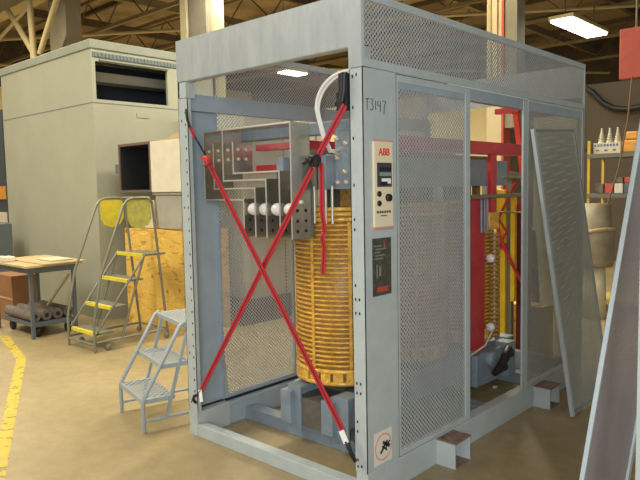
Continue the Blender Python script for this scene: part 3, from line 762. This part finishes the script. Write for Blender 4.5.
for kk in range(8): pr.box(-.15+.037*kk,-.125+.037*kk,-.1225,-.1212,.085,.115,M['inkblue'])
for kk in range(3): pr.box(-.13+.10*kk,-.09+.10*kk,-.1225,-.1212,.03,.05,M['inkblue'])
pr.build('printed_face', None, cbx)
for i, (x, z, w, h) in enumerate(((-.565,1.961,.095,.15),(-.565,2.112,.08,.10),(-.36,1.961,.09,.22),(-.36,2.182,.075,.08))):
    tag(bx(x-w,x+w,5.82,6.1,z,z+h).build('orange_box', M['orange'], bevel=.02),
        ['orange box on the top shelf right beside the printed carton','smaller orange box stacked over the one beside the printed carton','taller orange box on the top shelf near the leaning panel','small orange box stacked on the taller orange box'][i], 'box', 'orange boxes on the top shelf')
random.seed(3)
mats = ['roll','redsign','crateW','bluegrey','orange','drum','creambox']
desc = ['brown-grey','dull red','whitish','blue-grey','orange','tan','cream']
for i in range(9):
    x = -.93+.115*(i if i<7 else i-5); z = 1.471 if i < 7 else 1.471+.125; m = mats[i%7]
    k_ = ['at the left end','second from the left','third from the left','fourth from the left','fifth from the left','sixth from the left','at the right end','stacked over the third one','stacked over the fourth one'][i]
    o = bx(-.05,.05,-.12,.12,0,.12 if i<7 else .07).build('parts_bin', M[m], bevel=.008); o.location = (x,5.95,z); 
    tag(o, '%s parts bin on the lower shelf, %s' % (desc[i%7], k_), 'bin', 'parts bins on the lower shelf')
dr = thing('tan_drum', 'tan drum tied with rope on a pale stand below the yellow shelf', 'drum', (-.80,5.35,0))
MB().lathe((0,0,0),[(0,.62),(.20,.62),(.215,.70),(.215,1.02),(.20,1.06),(.18,1.10),(.17,1.36),(.0,1.36)],28).build('drum_body', M['drum'], dr)
MB().tube([(.215*math.cos(a*PI/10),.215*math.sin(a*PI/10),1.02+.05*math.sin(a*PI/10+2)) for a in range(21)],.022,8).build('rope', M['rope'], dr)
MB().lathe((0,0,0),[(0,0),(.14,0),(.12,.62),(0,.62)],20).build('stand', M['creambox'], dr)
# hoist tag and cords
sg = thing('hanging_red_sign', 'dull red rectangular box sign hanging high near the right edge', 'sign', (-.227,4.72,2.67)); sg.scale = (.85,.85,.85)
bx(-.14,.22,-.04,.04,0,.60).build('sign_body', M['redsign'], sg, bevel=.01)
MB().tube([(.04,0,.6),(.04,0,5.2)],.012,8).build('hanger_rod', M['joist'], sg)
MB().tube([(.02,-.06,.02),(-.02,-.06,-.5),(-.12,-.06,-1.1),(-.25,-.06,-1.55)],.010,8).build('pull_cord', M['cord'], sg)
hs2 = MB(); pts = [(-3.1,11.06,3.55),(-2.92,11.06,3.42),(-2.72,11.06,3.19),(-2.50,11.06,3.06),(-2.24,11.06,3.02),(-1.88,11.06,3.06),(-1.55,11.06,3.00),(-1.2,11.06,2.92)]
hs2.tube(pts,.06,10); tag(hs2.build('black_hose', M['black']), 'thick black hose sagging in the dark beyond the header, right side', 'hose')
# dark storage rack far right behind the shelf
tag(MB().box(-3.2,2.5,11.2,11.8,0,3.6).box(-3.2,2.5,11.15,11.2,2.3,2.36,M['joistd']).build('dark_partition', M['brownwall']), 'dark brown partition far behind the yellow shelf', 'partition')

# ------------------------------------------------------------------ lamps
def lamp(x, y, lab, k=1.):
    o = thing('ceiling_light', lab, 'light', (x,y,4.9), 0, 'fluorescent fixtures under the roof'); o.scale = (1,k,1)
    bx(-.26,.26,-1.03,1.03,.05,.12).build('housing', M['girder'], o)
    bx(-.22,.22,-1.0,1.0,.0,.05).build('tube_panel', M['glow'], o)
    for yy in (-.8,.8): MB().tube([(0,yy,.12),(0,yy,3.2)],.012,6).build('hanger', M['joistd'], o)
    return o
M['glow'] = emitter('fluorescent_glow', (1,.97,.88), 9)
lamp(-3.5,11.85,'long white fluorescent fixture glowing under the dark roof at upper right')
lamp(-11.5,11.1,'white fluorescent fixture glowing in the distance seen through the open enclosure front', .4)
def area(x,y,z,sx,sy,p,col=(1,.93,.76),rot=(0,0,0)):
    l = bpy.data.lights.new('unseen_area_lamp','AREA'); l.shape = 'RECTANGLE'; l.size = sx; l.size_y = sy; l.energy = p; l.color = col
    o = bpy.data.objects.new('unseen_area_lamp', l); C.objects.link(o); o.location = (x,y,z); o.rotation_euler = rot; return o
PW = 1.0
for x, y, p in ((-3.0,4.5,260),(-4.2,-3.0,260),(2.6,-5.0,60),(-7.5,-1.5,200),(-3.3,.9,120),(-7.0,5.5,130)):  # unseen overhead lamps, including fill added for the beige cabinet's side
    area(x,y,5.3,.6,2.4,p*PW)
for x, y, p in ((-13,1.5,420),(-16,10,800),(-9.5,15,800),(-4.5,8.0,110),(-18,16,1100)):  # unseen high lamps added to brighten the far walls and roof
    area(x,y,6.4,.6,2.4,p*PW,(1,.88,.62))
area(5.2,-6.2,3.0,2.6,2.2,230,(.93,.97,1.0),(math.radians(78),0,math.radians(38)))  # added soft fill from behind the camera, not a ceiling fixture
# the photographer's on-camera flash, a weak one
l = bpy.data.lights.new('camera_flash','AREA'); l.size = .06; l.energy = 27; l.color = (.92,.96,1.0)
fl = bpy.data.objects.new('camera_flash', l); C.objects.link(fl); 

w = bpy.data.worlds.new('World'); sc.world = w; w.use_nodes = True
w.node_tree.nodes['Background'].inputs[0].default_value = (.95,.92,.86,1); w.node_tree.nodes['Background'].inputs[1].default_value = .22

# ------------------------------------------------------------------ camera
yaw, pit, rol = .7450977, .0812419, -.0191289
f = Vector((-math.sin(yaw)*math.cos(pit), math.cos(yaw)*math.cos(pit), -math.sin(pit)))
r = Vector((math.cos(yaw), math.sin(yaw), 0)); u = r.cross(f)
r2 = r*math.cos(rol)+u*math.sin(rol); u2 = -r*math.sin(rol)+u*math.cos(rol)
cam = bpy.data.cameras.new('camera'); cam.sensor_width = 36; cam.lens = 36*647.346/640; cam.clip_end = 200
co = bpy.data.objects.new('camera', cam); C.objects.link(co)
co.matrix_world = Matrix(((r2.x,u2.x,-f.x,1.98747),(r2.y,u2.y,-f.y,-2.47747),(r2.z,u2.z,-f.z,1.61351),(0,0,0,1)))
fl.matrix_world = Matrix(((r2.x,u2.x,-f.x,1.98747-.05),(r2.y,u2.y,-f.y,-2.47747-.03),(r2.z,u2.z,-f.z,1.68),(0,0,0,1)))
sc.camera = co
vs = sc.view_settings; sc.display_settings.display_device = 'sRGB'
vs.view_transform = 'Standard'; vs.look = 'None'; vs.exposure = .28; vs.gamma = 1; vs.use_curve_mapping = False
